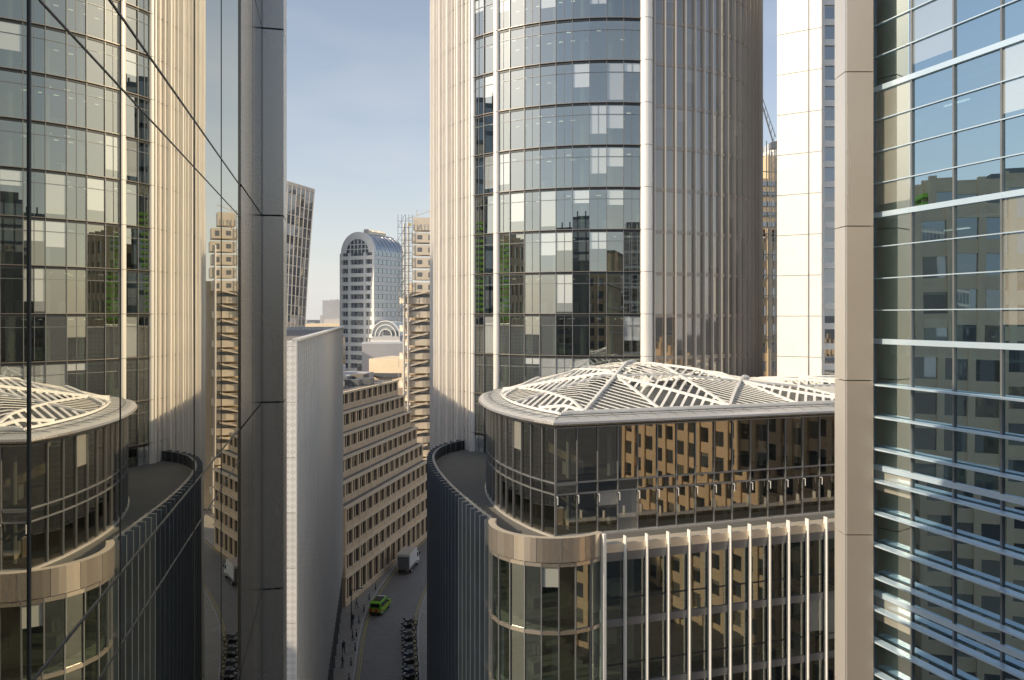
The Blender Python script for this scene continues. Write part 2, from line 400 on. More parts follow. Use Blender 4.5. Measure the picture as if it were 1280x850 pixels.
b.obox('coping',V3(c+v*0.35,TF+0.05),V3(u*Lp,0),V3(v*1.0,0),(0,0,0.5),'coping')
b.obox('midgrey',V3(c+v*0.0+n0*0.05,TF-0.36),V3(u*Lp,0),V3(v*0.12,0),(0,0,0.3),'fascia')
facade(b,drum,-1,[z-0.1 for z in flv if z>0]+[TF-0.0],'podg','midgrey',0.07,0.14,'drumband',0.22,0.12,200)
pr=[DC+(p-DC).normalized()*(DR+0.12) for p in resample(drum,0.35)]
for i in range(len(pr)-1):
    b.poly('drumband',[V3(pr[i],TF-0.35),V3(pr[i+1],TF-0.35),V3(pr[i+1],TF+1.05),V3(pr[i],TF+1.05)],None,'drum_parapet')
    q0=DC+(pr[i]-DC).normalized()*(DR-0.3);q1=DC+(pr[i+1]-DC).normalized()*(DR-0.3)
    b.poly('coping',[V3(pr[i],TF+1.05),V3(pr[i+1],TF+1.05),V3(q1,TF+1.05),V3(q0,TF+1.05)],None,'drum_parapet_top')
    b.poly('coping',[V3(q0,TF),V3(q1,TF),V3(q1,TF+1.05),V3(q0,TF+1.05)],None,'drum_parapet_top')
for i in range(0,len(pr),4):
    b.beam('midgrey',V3(DC+(pr[i]-DC).normalized()*(DR+0.125),TF-0.34),V3(DC+(pr[i]-DC).normalized()*(DR+0.125),TF+1.04),0.02,0.02,'panel_joints')
b.obox('white',V3(P0+n0*0.25,TF/2+0.5),V3(u*0.16,0),V3(v*0.6,0),(0,0,TF+1.0),'corner_fin')
facade(b,left,-1,flv+[TF+0.15],'podg','dark',0.06,0.1,'lead',0.5,0.1,300,'lead',0.14,0.42,1,(0,TF+1.0))
nl=normals(left,-1)
for i in range(len(left)-1):
    b.poly('lead',[V3(left[i],TF+0.1),V3(left[i+1],TF+0.1),V3(left[i+1],TF+0.95),V3(left[i],TF+0.95)],None,'parapet_panels')
    a=left[i]-nl[i]*0.22;c=left[i+1]-nl[i+1]*0.22
    b.poly('dark',[V3(a,TF),V3(c,TF),V3(c,TF+0.95),V3(a,TF+0.95)],None,'parapet_inner')
    b.poly('midgrey',[V3(left[i],TF+0.95),V3(left[i+1],TF+0.95),V3(c,TF+0.95),V3(a,TF+0.95)],None,'parapet_cap')
    b.beam('midgrey',V3(a-nl[i]*.03,TF+0.03),V3(a-nl[i]*.03,TF+1.0),0.07,0.07,'parapet_posts')
    a2=left[i]-nl[i]*1.4;c2=left[i+1]-nl[i+1]*1.4
    b.poly('lead',[V3(a2,TF+.006),V3(c2,TF+.006),V3(c2-nl[i+1]*.12,TF+.006),V3(a2-nl[i]*.12,TF+.006)],None,'terrace_gutter')
outline=[front[-1]]+[P0]+drum[1:]+left[1:]+[C+Vector((0,2)),front[-1]+v*40]
b.poly('terr',[V3(p,TF) for p in outline],None,'terrace_deck')
def inset(P,d):
    n=normals(P,-1); return [p-q*d for p,q in zip(P,n)]
fo=[front[-1]-n0*0.3]+[P0-n0*0.5]+inset(drum,0.3)[2:]+inset(left,0.3)[1:]+[C,front[-1]+v*40]
for z in flv[1:]:
    b.poly('floorc',[V3(p,z+0.35) for p in fo],None,'floors'); b.poly('slab',[V3(p,z-0.25) for p in fo],None,'ceilings')
q=P0+v*11+u*2
b.obox('core',V3(q+u*20+v*1,TF/2-.5),V3(u*42,0),V3(v*2,0),(0,0,TF-1.2),'core_wall')
for z in flv[3:-1]:
    for i in range(1,26):
        p=P0+u*(i*1.75+random.random())+v*(1.6+random.random()*5)
        b.obox('desk' if random.random()<0.5 else 'floorc',V3(p,z+0.35+0.55),V3(u*1.4,0),V3(v*0.7,0),(0,0,0.75+random.random()*0.5),'desks')
        if random.random()<0.6: b.obox('dark',V3(p+u*.3,z+0.35+1.25),V3(u*0.6,0),V3(v*0.06,0),(0,0,0.4),'monitors')
    for i in range(0,6):
        b.cyl('desk',V3(P0+u*(3+i*7.2)+v*2.4,z+0.36),V3(P0+u*(3+i*7.2)+v*2.4,z+3.6),0.32,12,part='interior_columns')
    for a in range(3):
        p=DC+Vector((math.cos(a*2),math.sin(a*2)))*1.6; b.box('floorc',V3(p,z+0.7),(0.8,0.5,0.7),a,'desks')
    for i in range(0,24):
        for j in range(3):
            if random.random()<0.30:
                p=P0+u*(1+i*1.9)+v*(1.5+j*2.6); b.obox('lamp',V3(p,z+3.60),V3(u*0.8,0),V3(v*0.07,0),(0,0,0.03),'ceiling_lamps')
# ---------- pavilion
A=Vector((2.72,49.6)); PT=37.1
pf=resample([A,A+u*42],1.42)
pl=smooth([(2.72,49.6),(0.9,52.4),(-1.0,57.2),(-1.95,63),(-1.6,68.5),(0.6,72.6),(3.6,74.6)],8)
pl=resample(pl,1.3)
for P,s,u0 in ((pf,1,400),(pl,-1,500)):
    facade(b,P,s,[TF+0.02,TF+2.75,TF+3.45,PT],'pavg','midgrey',0.06,0.14,'midgrey',0.09,0.12,u0)
    ns=normals(P,s)
    for i,(p,nn) in enumerate(zip(P,ns)):
        if s>0:
            b.obox('louvre',V3(p+nn*0.2,TF+2.62),V3(Vector((-nn.y,nn.x))*0.05,0),V3(nn*0.3,0),(0,0,0.05),'glazing_brackets')
            b.obox('white',V3(p+nn*0.34,TF+2.4),V3(Vector((-nn.y,nn.x))*0.04,0),V3(nn*0.04,0),(0,0,0.5),'glazing_brackets')
        if i<len(P)-1:
            b.beam('steel' ,V3(p+nn*.1,TF+0.10),V3(P[i+1]+ns[i+1]*.1,TF+0.10),0.16,0.14,'base_kerb')
b.obox('core',V3(A+u*22+v*9,(TF+PT)/2),V3(u*36,0),V3(v*6,0),(0,0,PT-TF-0.4),'pavilion_core')
pvo=[pf[-1]]+[A]+pl[1:]+[pf[-1]+v*22]
def shrink(P,f,cc=Vector((16,63))): return [cc+(Vector(p)-cc)*f for p in P]
b.poly('floorc',[V3(p,TF+3.25) for p in shrink(pvo,0.97)],None,'pavilion_floor'); b.poly('slab',[V3(p,TF+2.95) for p in shrink(pvo,0.97)],None,'pavilion_ceiling')
b.poly('slab',[V3(p,PT-0.1) for p in shrink(pvo,0.98)],None,'pavilion_ceiling_upper')
b.poly('deck',[V3(p,PT+0.25) for p in shrink(pvo,1.0)],None,'roof_deck')
for i in range(14):
    for zz in (TF,TF+3.3):
        p=A+u*(1.5+i*2.9)+v*1.6; b.cyl('desk',V3(p,zz+.05),V3(p,zz+2.9),0.16,10,part='pavilion_columns')
        p=A+u*(2+i*2.9+random.random())+v*(2.2+random.random()*2); b.obox('desk',V3(p,zz+.5),V3(u*1.3,0),V3(v*.6,0),(0,0,0.8),'pavilion_furniture')
eo=list(reversed(pl))[:-1]+[A]+pf[1:]
en=normals(eo,1)
prof_=[(-1.1,PT+0.56),(0.25,PT+0.48),(0.62,PT+0.36),(0.70,PT+0.24),(0.55,PT+0.12),(0.0,PT+0.04),(-0.5,PT+.02)]
for i in range(len(eo)-1):
    for (d0,z0),(d1,z1) in zip(prof_,prof_[1:]):
        a=eo[i];c=eo[i+1]
        b.poly('drumband' if z1<PT+.3 else 'louvre',[V3(a+en[i]*d0,z0),V3(c+en[i+1]*d0,z0),V3(c+en[i+1]*d1,z1),V3(a+en[i]*d1,z1)],None,'eave')
    b.beam('midgrey',V3(eo[i]-en[i]*.1,PT+0.60),V3(eo[i+1]-en[i+1]*.1,PT+0.60),0.04,0.04,'roof_rail')
    b.beam('white',V3(eo[i]-en[i]*1.15,PT+0.70),V3(eo[i+1]-en[i+1]*1.15,PT+0.70),0.12,0.14,'roof_ring_beam')
    b.beam('midgrey',V3(eo[i]+en[i]*0.28,PT+0.48),V3(eo[i]-en[i]*1.1,PT+0.60),0.03,0.02,'eave_joints')
LS=[((p-A).dot(v),(p-A).dot(u)) for p in pl]
def tl(s):
    for (s0,t0),(s1,t1) in zip(LS,LS[1:]):
        if s0<=s<=s1: return t0+(t1-t0)*(s-s0)/max(1e-6,s1-s0)
    return LS[-1][1]
SM=21.5
def rz(t,s):
    dl=t-tl(s)-1.2
    f=max(0,min(1,dl/9.5,(s-1.2)/9.5,(SM-s)/8.5))
    fall=1-0.72*max(0,min(1,(t-12)/12))
    return PT+0.66+2.45*f*fall
def ts(t,s): p=A+u*t+v*s; return Vector((p.x,p.y,rz(t,s)))
def inside(t,s): return t>tl(s)+1.1 and 1.1<s<SM
def seg(mat,p,q,w,h,part,dz=0,k=18):
    prev=None
    for i in range(k+1):
        f=i/k; t=p[0]+(q[0]-p[0])*f; s=p[1]+(q[1]-p[1])*f
        if inside(t,s):
            cur=ts(t,s)+Vector((0,0,dz))
            if prev is not None: b.beam(mat,prev,cur,w,h,part)
            prev=cur
        else: prev=None
cell=5.4
rows=[(1.15,7.9),(7.9,14.7),(14.7,21.5)]
for r,(s0,s1) in enumerate(rows):
    for i in range(9):
        t0=-3+cell*i; t1=t0+cell; fl=(i+r)%2; m=7
        seg('white',(t0,s0),(t1,s0),0.16,0.14,'roof_ribs',0.12); seg('white',(t0,s0),(t0,s1),0.16,0.14,'roof_ribs',0.12)
        if fl: seg('white',(t0,s0),(t1,s1),0.20,0.18,'roof_ribs',0.14)
        else: seg('white',(t1,s0),(t0,s1),0.20,0.18,'roof_ribs',0.14)
        for j in range(1,2*m):
            f=j/m
            if fl:
                a=(t0+cell*min(f,1),s0+(s1-s0)*max(0,f-1)); c=(t0+cell*max(0,f-1),s0+(s1-s0)*min(f,1))
            else:
                a=(t1-cell*min(f,1),s0+(s1-s0)*max(0,f-1)); c=(t1-cell*max(0,f-1),s0+(s1-s0)*min(f,1))
            seg('white',a,c,0.19,0.035,'roof_louvres',0.03,10)
b.done()

# ---------------------------------------------------------------- left reflective building
th=R(-12.7); e=Vector((math.sin(th),math.cos(th))); nlf=Vector((-math.cos(th),math.sin(th)))
b=B('reflective_glass_building')
def W(s,n=0): return e*s+nlf*(1.2+n)
ztop=52
zs=[45.75+3.25*i for i in range(-14,2)]; zs=[z for z in zs if 0.3<z<ztop]; zs=[0]+zs+[ztop]
sv=[-8.4,-4.4,-0.4,3.6,7.6,11.2]
for k in range(len(zs)-1):
    for i in range(len(sv)-1):
        b.pane('mirror',W(sv[i]),W(sv[i+1]),zs[k],zs[k+1],i,k+1,'mirror_glazing')
for z in zs[1:]:
    b.beam('dark',V3(W(-8.4,-0.001),z),V3(W(11.2,-0.001),z),0.01,0.012,'horizontal_joints')
    b.beam('dark',V3(W(-8.4,-0.001),z-0.42),V3(W(11.2,-0.001),z-0.42),0.008,0.008,'horizontal_joints')
for s_,w_ in ((-0.4,.01),(3.6,.012),(5.04,.006),(7.6,.010),(9.4,.008)):
    b.beam('dark',V3(W(s_,-0.001),0),V3(W(s_,-0.001),ztop),w_,w_,'vertical_joints')
for k in range(len(zs)-1):
    z0,z1=zs[k]+.015,zs[k+1]-.015
    b.obox('bronze',V3(W(12.0,0.08),(z0+z1)/2),V3(e*1.56,0),V3(nlf*.2,0),(0,0,z1-z0),'bronze_panels')
    b.obox('bronze',V3(W(13.6,0.08),(z0+z1)/2),V3(e*1.56,0),V3(nlf*.2,0),(0,0,z1-z0),'bronze_panels')
    b.obox('bronzel',V3(W(15.0,0.12),(z0+z1)/2),V3(e*1.0,0),V3(nlf*1.0,0),(0,0,z1-z0),'corner_pier')
    b.obox('bronze',V3(W(14.45,0.42),(z0+z1)/2),V3(e*.1,0),V3(nlf*.55,0),(0,0,z1-z0),'corner_pier_face')
b.obox('dark',V3(W(13.0,0.35),ztop/2),V3(e*3.6,0),V3(nlf*.3,0),(0,0,ztop),'backing')
b.obox('dark',V3(W(15.0,0.12),ztop/2),V3(e*.9,0),V3(nlf*.9,0),(0,0,ztop),'backing')
b.obox('midgrey',V3(W(3.3,5.3),ztop/2),V3(e*23,0),V3(nlf*9.8,0),(0,0,ztop-0.1),'building_body')
b.done()

# ---------------------------------------------------------------- right building with pier
b=B('blue_glass_building')
rd=Vector((0.322,-0.947)); rn=Vector((-0.947,-0.322)); R0=Vector((11.3,24.9)); RTOP=55
rp=resample([R0,R0+rd*22],1.5)
facade(b,rp,1,[0]+[0.4+3.9*i for i in range(1,15)],'rightg','midgrey',0.05,0.10,'blade',0.16,0.12,600)
for i in range(0,60):
    z=41.9-0.98*i
    if z<1: break
    c=R0+rd*11+rn*0.26
    b.obox('blade',V3(c,z),V3(rd*22,0),V3(rn*0.30,0),(0,0,0.05),'sunshade_blades')
    if i%4==0:
        for j in range(0,len(rp),2): b.beam('midgrey',V3(rp[j],z),V3(rp[j]+rn*.26,z),0.04,0.04,'blade_brackets')
for i in range(12):
    z=43.2+0.98*i
    if z<RTOP: b.obox('blade',V3(R0+rd*11+rn*.04,z),V3(rd*22,0),V3(rn*0.06,0),(0,0,0.03),'transoms')
for i in range(1,15):
    z=0.4+3.9*i
    c=R0+rd*11-rn*3.2
    if z<RTOP: 
        b.obox('slab',V3(c,z-0.35),V3(rd*21.6,0),V3(rn*5.6,0),(0,0,0.3),'floors')
        for j in range(8):
            if random.random()<0.5: b.obox('lamp',V3(R0+rd*(1+j*2.6)-rn*2.2,z-0.53),V3(rd*0.9,0),V3(rn*.07,0),(0,0,0.03),'ceiling_lamps')
            if random.random()<0.6: b.obox('desk',V3(R0+rd*(1+j*2.6)-rn*2.0,z+0.2),V3(rd*1.4,0),V3(rn*.7,0),(0,0,0.8),'desks')
b.obox('core',V3(R0+rd*11-rn*5.6,RTOP/2),V3(rd*21.6,0),V3(rn*.3,0),(0,0,RTOP),'rear_wall')
b.obox('roofg',V3(R0+rd*11-rn*2.9,RTOP),V3(rd*22,0),V3(rn*6,0),(0,0,0.3),'roof')
b.obox('champ',V3(R0+Vector((3.2,1.1)),RTOP/2),(6,0,0),(0,0.3,0),(0,0,RTOP),'end_wall')
for k in range(-9,4):
    z0=42.05+4.7*k; z1=z0+4.67
    if z1<0: continue
    z0=max(0,z0)
    b.box('champ',(10.60,24.7,(z0+z1)/2),(0.80,0.7,z1-z0),0,'corner_pier')
    b.box('steel',(10.17,24.75,(z0+z1)/2),(0.06,0.78,z1-z0),0,'pier_edge')
b.box('dark',(10.60,24.75,27.5),(0.7,0.62,55),0,'pier_backing')
b.done()

# ---------------------------------------------------------------- white woven building
b=B('white_panelled_building')
a=Vector((-14.04,52)); c=Vector((-25.4,120)); H=42.4; LL=(c-a).length
d=(c-a).normalized(); nrm=Vector((d.y,-d.x))
zb=6.0
b.poly('woven',[V3(a,zb),V3(c,zb),V3(c,H),V3(a,H)],[(0,0),(LL,0),(LL,H-zb),(0,H-zb)],'woven_wall')
b.poly('woven',[V3(a,zb),V3(a-Vector((18,0)),zb),V3(a-Vector((18,0)),H),V3(a,H)],[(0,0),(18,0),(18,H-zb),(0,H-zb)],'end_wall')
b.poly('woven',[V3(c,zb),V3(c-nrm*18,zb),V3(c-nrm*18,H),V3(c,H)],[(0,0),(18,0),(18,H-zb),(0,H-zb)],'end_wall')
b.poly('roofg',[V3(a,H-.5),V3(c,H-.5),V3(c-nrm*18,H-.5),V3(a-Vector((18,0)),H-.5)],None,'roof')
b.poly('slab',[V3(a,zb),V3(c,zb),V3(c-nrm*18,zb),V3(a-Vector((18,0)),zb)],None,'soffit')
b.beam('fin',V3(a,H+.05),V3(c,H+.05),0.5,0.14,'coping')
for i in range(0,47):
    p=a+d*(i*1.5); b.obox('white',V3(p+nrm*0.03,(zb+H)/2),V3(d*0.05,0),V3(nrm*.09,0),(0,0,H-zb),'panel_ribs')
for i in range(0,19):
    p=a+d*(i*3.7+0.5)
    b.obox('midgrey',V3(p-nrm*.3,zb/2),V3(d*.5,0),V3(nrm*.5,0),(0,0,zb),'portico_columns')
    b.pane('stoneg',p-nrm*2.2,p+d*3.7-nrm*2.2,0.1,zb,i,1,'shopfront')
b.done()

# ---------------------------------------------------------------- stone building
b=B('stepped_stone_office')
O=Vector((-25.0,121)); sd=Vector((8.4,40)).normalized(); si=Vector((-sd.y,sd.x)); sl=40.5
lev=[(0,4.6,0),(4.6,8.2,0),(8.2,11.7,0),(11.7,15.1,0),(15.1,18.4,1.3),(18.4,21.6,2.6),(21.6,24.8,3.9),(24.8,28,5.2),(28,31,6.6)]
bayw=sl/15
for li,(z0,z1,sb) in enumerate(lev):
    f0=O+si*sb-sd*0.5; L=sl+0.5
    pts=[f0+si*.30,f0+sd*L+si*.30,f0+sd*L+si*24,f0+si*24]
    b.prism('stone',pts,z0,z1-0.02,'roofg','wall_core')
    hh=z1-z0
    b.obox('stone',V3(f0+sd*L/2+si*.17,z0+0.45),V3(sd*L,0),V3(si*.32,0),(0,0,0.9),'spandrels')
    b.obox('stone2',V3(f0+sd*L/2+si*.06,z1-0.1),V3(sd*(L+.3),0),V3(si*.6,0),(0,0,0.34),'cornices')
    b.obox('stone2',V3(f0+sd*L/2+si*.10,z0+0.94),V3(sd*L,0),V3(si*.36,0),(0,0,0.1),'sills')
    for i in range(16):
        p=f0+sd*(0.3+bayw*i)
        b.obox('stone',V3(p+si*.15,(z0+z1)/2),V3(sd*0.58,0),V3(si*.34,0),(0,0,hh-.3),'piers')
        if i<15:
            for q in (0,1):
                a=p+si*.26+sd*(q*bayw/2); b.pane('stoneg',a,a+sd*bayw/2,z0+0.9,z1-.3,i*2+q,li+1,'windows')
            b.obox('stone',V3(p+sd*bayw/2+si*.23,(z0+z1)/2),V3(sd*.22,0),V3(si*.10,0),(0,0,hh-.3),'window_mullions')
            for q in(.25,.75): b.obox('midgrey',V3(p+sd*bayw*q+si*.24,(z0+1+z1-.3)/2),V3(sd*.05,0),V3(si*.05,0),(0,0,hh-1.3),'window_frames')
    for j in range(9):
        w=f0+sd*L+si*(1.5+j*2.5)
        b.obox('stoneg',V3(w,(z0+z1)/2+.2),V3(sd*.06,0),V3(si*1.3,0),(0,0,1.7),'end_windows')
tp0=O+si*9
for i in range(12):
    p=tp0+sd*(3+i*3)+si*(random.random()*8); w=1.5+random.random()*2.5
    b.obox(random.choice(['stone','midgrey','steel','roofg']),V3(p,31.6),V3(sd*w,0),V3(si*(1.5+random.random()*2),0),(0,0,1.0+random.random()*1.4),'roof_plant')
b.obox('stone2',V3(tp0+sd*20+si*7,32.2),V3(sd*14,0),V3(si*7,0),(0,0,2.4),'penthouse')
b.beam('midgrey',V3(O+si*7+sd*0,32),V3(O+si*7+sd*40,32),0.05,0.05,'roof_rail')
for i in range(21): b.beam('midgrey',V3(O+si*7+sd*i*2,31),V3(O+si*7+sd*i*2,32),0.05,0.05,'roof_rail')
b.done()

# ---------------------------------------------------------------- stainless service tower
b=B('stainless_service_tower')
ly=192
def stad(cx,cy,w,dp,n=7):
    r=dp/2; P=[]
    for i in range(n+1): a=-math.pi/2+math.pi*i/n; P.append((cx+w/2-r+r*math.cos(a),cy+r*math.sin(a)))
    for i in range(n+1): a=math.pi/2+math.pi*i/n; P.append((cx-w/2+r+r*math.cos(a),cy+r*math.sin(a)))
    return P
z=4; k=0
while z<49:
    sh=(-.6 if k%2 else .5); k+=1
    b.prism('lloyd',stad(-22.6+sh,ly,7.6,3.8),z,z+1.5,bottom=True,part='stair_modules')
    b.prism('midgrey',stad(-22.4,ly,6.6,2.8),z+1.5,z+2.3,bottom=True,part='stair_windows')
    b.prism('lloyd',stad(-22.9-sh,ly,5.6,3.3),z+2.3,z+2.75,bottom=True,part='stair_modules')
    b.beam('steel',(-26.9,ly-1.9,z+1.5),(-26.9,ly-1.9,z+3.4),0.12,0.12,'brackets')
    b.beam('lloyd',(-26,ly-2.1,z+1.4),(-20,ly-2.1,z+2.9),0.5,0.35,'stair_flights')
    z+=3.3
b.box('lloyd',(-21.0,ly+4,26),(9,3.5,52),0,'riser_core')
for x in (-25.6,-24.6,-18.9): b.cyl('steel',(x,ly-2.3,0),(x,ly-2.3,66 if x<-20 else 60),0.28,10,part='pipes')
z=49.5; k=0
while z<64:
    b.box('lloyd',(-21.0+.3*(k%2),ly,z+1.3),(5.6,4.6,2.3),0,'service_pods'); k+=1
    b.box('midgrey',(-21.9,ly-2.32,z+1.4),(1.1,.06,1.0),0,'pod_windows')
    b.box('midgrey',(-19.4,ly-2.32,z+1.3),(0.9,0.06,1.2),0,'pod_louvres')
    for h in (0,.55,1.1): b.beam('steel',(-26.4,ly-2,z+h),(-23.8,ly-2,z+h),0.1,0.1,'walkways')
    b.beam('steel',(-26,ly-2,z),(-23.8,ly-2,z+2.9),0.08,0.08,'walkways')
    z+=2.95
b.box('lloyd',(-21.6,ly+1,66),(4,4,3.0),0,'plant_room')
b.box('vyellow',(-24.6,ly,66.0),(0.8,0.8,0.6),0,'crane_cab'); b.beam('steel',(-25.6,ly,67.2),(-19.5,ly,69.2),0.16,0.2,'crane_jib'); b.beam('steel',(-22.8,ly,64),(-22.8,ly,69.4),0.25,0.25,'crane_mast'); b.beam('steel',(-22.8,ly,69.4),(-19.6,ly,69.2),0.06,0.06,'crane_tie')
for k in range(16): b.beam('midgrey',(-27.0,ly-2.6,44+k*1.5),(-23.6,ly-2.6,44+k*1.5),0.09,0.09,'scaffold')
for k in range(8): b.beam('midgrey',(-27.0,ly-2.6,44+k*3),(-25.3,ly-2.6,47+k*3),0.08,0.08,'scaffold')
for x in(-27.0,-26.1,-25.2,-24.4,-23.6): b.beam('midgrey',(x,ly-2.6,42),(x,ly-2.6,68.0),0.1,0.1,'scaffold')
b.done()

# ---------------------------------------------------------------- arched white tower
b=B('barrel_vaulted_tower',loc=(-61,352,0),rz=R(-28))
w=18.0; dl_=22.0; sp=71
b.box('haze',(0,0,sp/2),(w-1,dl_-1,sp),0,'body')
for i in range(19):
    z=6+3.7*i
    if z>sp: break
    b.box('white',(-.3,-.3,z),(w,dl_,1.6),0,'white_bands')
    for j in range(8): b.box('farg',(-w/2+1.2+j*2.2,-dl_/2+0.42,z+1.85),(1.7,0.3,1.9),0,'windows')
    for j in range(7): b.box('farg',(w/2-.42,-dl_/2+1.6+j*3.0,z+1.85),(0.3,2.6,1.9),0,'side_windows')
for x in (-w/2+.3,-4.2,4.2,w/2-.3): b.box('white',(x,-dl_/2-.1,sp/2),(1.0,0.9,sp),0,'piers')
ra=w/2; na=20
r0=ra-.4
def arc(r,i,y): a=math.pi*i/na; return (r*math.cos(a),y,sp+r*math.sin(a))
for i in range(na):
    for j in range(8):
        y0=-dl_/2+.6+(dl_-1.2)*j/8; y1=-dl_/2+.6+(dl_-1.2)*(j+1)/8
        b.poly('farg',[arc(r0,i,y0),arc(r0,i+1,y0),arc(r0,i+1,y1),arc(r0,i,y1)],[(i+.01,j+.01),(i+.99,j+.01),(i+.99,j+.99),(i+.01,j+.99)],'vault_glazing')
    b.poly('white',[arc(ra,i,-dl_/2),arc(ra,i+1,-dl_/2),arc(ra*.66,i+1,-dl_/2),arc(ra*.66,i,-dl_/2)],None,'arch_face')
    b.poly('white',[arc(ra,i,-dl_/2),arc(ra,i+1,-dl_/2),arc(ra,i+1,-dl_/2+1.5),arc(ra,i,-dl_/2+1.5)],None,'arch_face')
b.poly('farg',[arc(ra*.7,i,-dl_/2+.5) for i in range(na+1)],None,'arch_window')
b.poly('haze',[arc(r0,i,dl_/2-.6) for i in range(na+1)],None,'arch_back')
for k in range(1,8):
    for i in range(na): b.beam('steel',arc(ra-.3,i,-dl_/2+2.9*k),arc(ra-.3,i+1,-dl_/2+2.9*k),.2,.2,'vault_ribs')
for x in (-4,-2,0,2,4): b.beam('white',(x,-dl_/2+.3,sp),(x,-dl_/2+.3,sp+math.sqrt((ra*.66)**2-x*x)),.3,.3,'arch_mullions')
for k in (1.6,3.6): b.box('white',(0,-dl_/2+.25,sp+k),(2*math.sqrt((ra*.66)**2-k*k),.3,.3),0,'arch_transoms')
b.box('lloyd',(0,1,sp+ra+.2),(3,12,1.2),0,'roof_plant')
for y in range(-5,8,2): b.box('steel',(0,y,sp+ra+1.2),(2.4,.2,1),0,'roof_rails')
b.done()
b=B('arched_atrium_annex',loc=(-50.5,335,0),rz=R(-10))
b.box('haze',(0,0,18),(12,14,36),0,'body')
for i in range(10): b.box('white',(0,-.1,3.6*i+1),(12.4,14.2,1.2),0,'white_bands')
for k,(rr) in enumerate((6,4.4,2.6)):
    for i in range(12):
        a0=math.pi*i/12;a1=math.pi*(i+1)/12
        b.beam('white',(rr*math.cos(a0),-7.2,36+rr*math.sin(a0)),(rr*math.cos(a1),-7.2,36+rr*math.sin(a1)),.6,.4,'arch_ribs')
b.poly('farg',[(5.8*math.cos(math.pi*i/12),-7.0,36+5.8*math.sin(math.pi*i/12)) for i in range(13)],None,'arch_window')
for i in range(12):
    a0=math.pi*i/12;a1=math.pi*(i+1)/12;r0=5.9
    b.poly('white',[(r0*math.cos(a0),-7,36+r0*math.sin(a0)),(r0*math.cos(a1),-7,36+r0*math.sin(a1)),(r0*math.cos(a1),7,36+r0*math.sin(a1)),(r0*math.cos(a0),7,36+r0*math.sin(a0))],None,'vault')
b.done()

# ---------------------------------------------------------------- flared tower
b=B('flared_glass_tower')
fy=330; nz_=24
def wx(z): t=max(0,min(1,z/100)); return -86.5+ 6.5*t**1.7
def topz(f): return 106-11*f
cols=12
def wp(f,k,dy=0):
    z=k/nz_*topz(f); xr=wx(z); xl=-116-(xr+86.5)*.8
    return Vector((xl+(xr-xl)*f, fy-4.0*math.sin(math.pi*f)-(xr+86.5)*.6+dy, z))
for i in range(cols):
    for k in range(nz_):
        b.poly('wtg',[wp(i/cols,k),wp((i+1)/cols,k),wp((i+1)/cols,k+1),wp(i/cols,k+1)],[(i+.01,k+.01),(i+.99,k+.01),(i+.99,k+.99),(i+.01,k+.99)],'glazing')
for i in range(cols*2+1):
    for k in range(nz_): b.beam('wtfin',wp(i/cols/2,k,-.3),wp(i/cols/2,k+1,-.3),0.2,0.4,'fins')
for k in range(0,nz_+1):
    for i in range(cols): b.beam('wtfin',wp(i/cols,k,-.2),wp((i+1)/cols,k,-.2),0.35,0.4 if k<nz_ else 1.4,'floor_bands')
for k in range(nz_):
    a=wp(1,k);c=wp(1,k+1); o=Vector((-9,28,0)); b.poly('wtg',[a,a+o,c+o,c],[(90,k+.01),(90.9,k+.01),(90.9,k+.99),(90.1,k+.99)],'side_glazing')
b.done()

# ---------------------------------------------------------------- generic office blocks
def block(name,c,size,rz_,fh,gm,bm,bh=1.2,pier=None,pw=0.5,pstep=3.0,z0=0,extra=None,bp=0.15):
    b=B(name,loc=(c[0],c[1],0),rz=rz_); sx,sy,h=size
    cs=[Vector((-sx/2,-sy/2)),Vector((sx/2,-sy/2)),Vector((sx/2,sy/2)),Vector((-sx/2,sy/2))]
    nf=int(h/fh)
    for s in range(4):
        a=cs[s];d=cs[(s+1)%4]; n=max(1,int((d-a).length/pstep)); 
        for i in range(n):
            p=a.lerp(d,i/n);q=a.lerp(d,(i+1)/n)
            for k in range(nf): b.pane(gm,p,q,k*fh,(k+1)*fh,s*100+i,k+1,'glazing')
            if pier: b.box(pier,V3(p,h/2),(pw,pw,h),0,'piers')
    for k in range(nf+1): b.box(bm,(0,0,k*fh),(sx+bp*2,sy+bp*2,bh),0,'floor_bands')
    b.box('roofg',(0,0,nf*fh+bh/2+.03),(sx-1,sy-1,0.1),0,'roof')
    for i in range(4): b.box('midgrey',(random.uniform(-.3,.3)*sx,random.uniform(-.3,.3)*sy,nf*fh+bh/2+1.2),(sx*.15,sy*.15,2.4),0,'roof_plant')
    if extra: extra(b)
    return b.done()
b=B('white_pillared_tower')
pc=Vector((28.55,79.2)); pa=R(-32); pu=Vector((math.cos(pa),math.sin(pa))); pn=Vector((math.sin(pa),-math.cos(pa)))
b.box('white',(pc.x,pc.y,46),(4.2,1.2,92),pa,'white_pillar')
b.box('midgrey',V3(pc+pu*.9+pn*.61,46),(0.12,0.06,92),pa,'pillar_joint')
for k in range(23): b.box('midgrey',V3(pc+pn*.61,4*k),(4.18,0.04,0.05),pa,'pillar_joints')
for k in range(46): b.box('white',(41,84.0,2*k+1.0),(20.6,10.2,0.6),0,'sun_bands')
for k in range(23):
    for i in range(13): b.pane('farg',Vector((30.7+i*1.6,79.1)),Vector((32.3+i*1.6,79.1)),4*k,4*k+4,i,k+1,'glazing')
b.box('core',(41.5,85.5,46),(20,10,91),0,'body')
for i in range(14): b.box('fin',(30.7+i*1.6,78.8,46),(0.09,0.3,92),0,'mullions')
b.done()
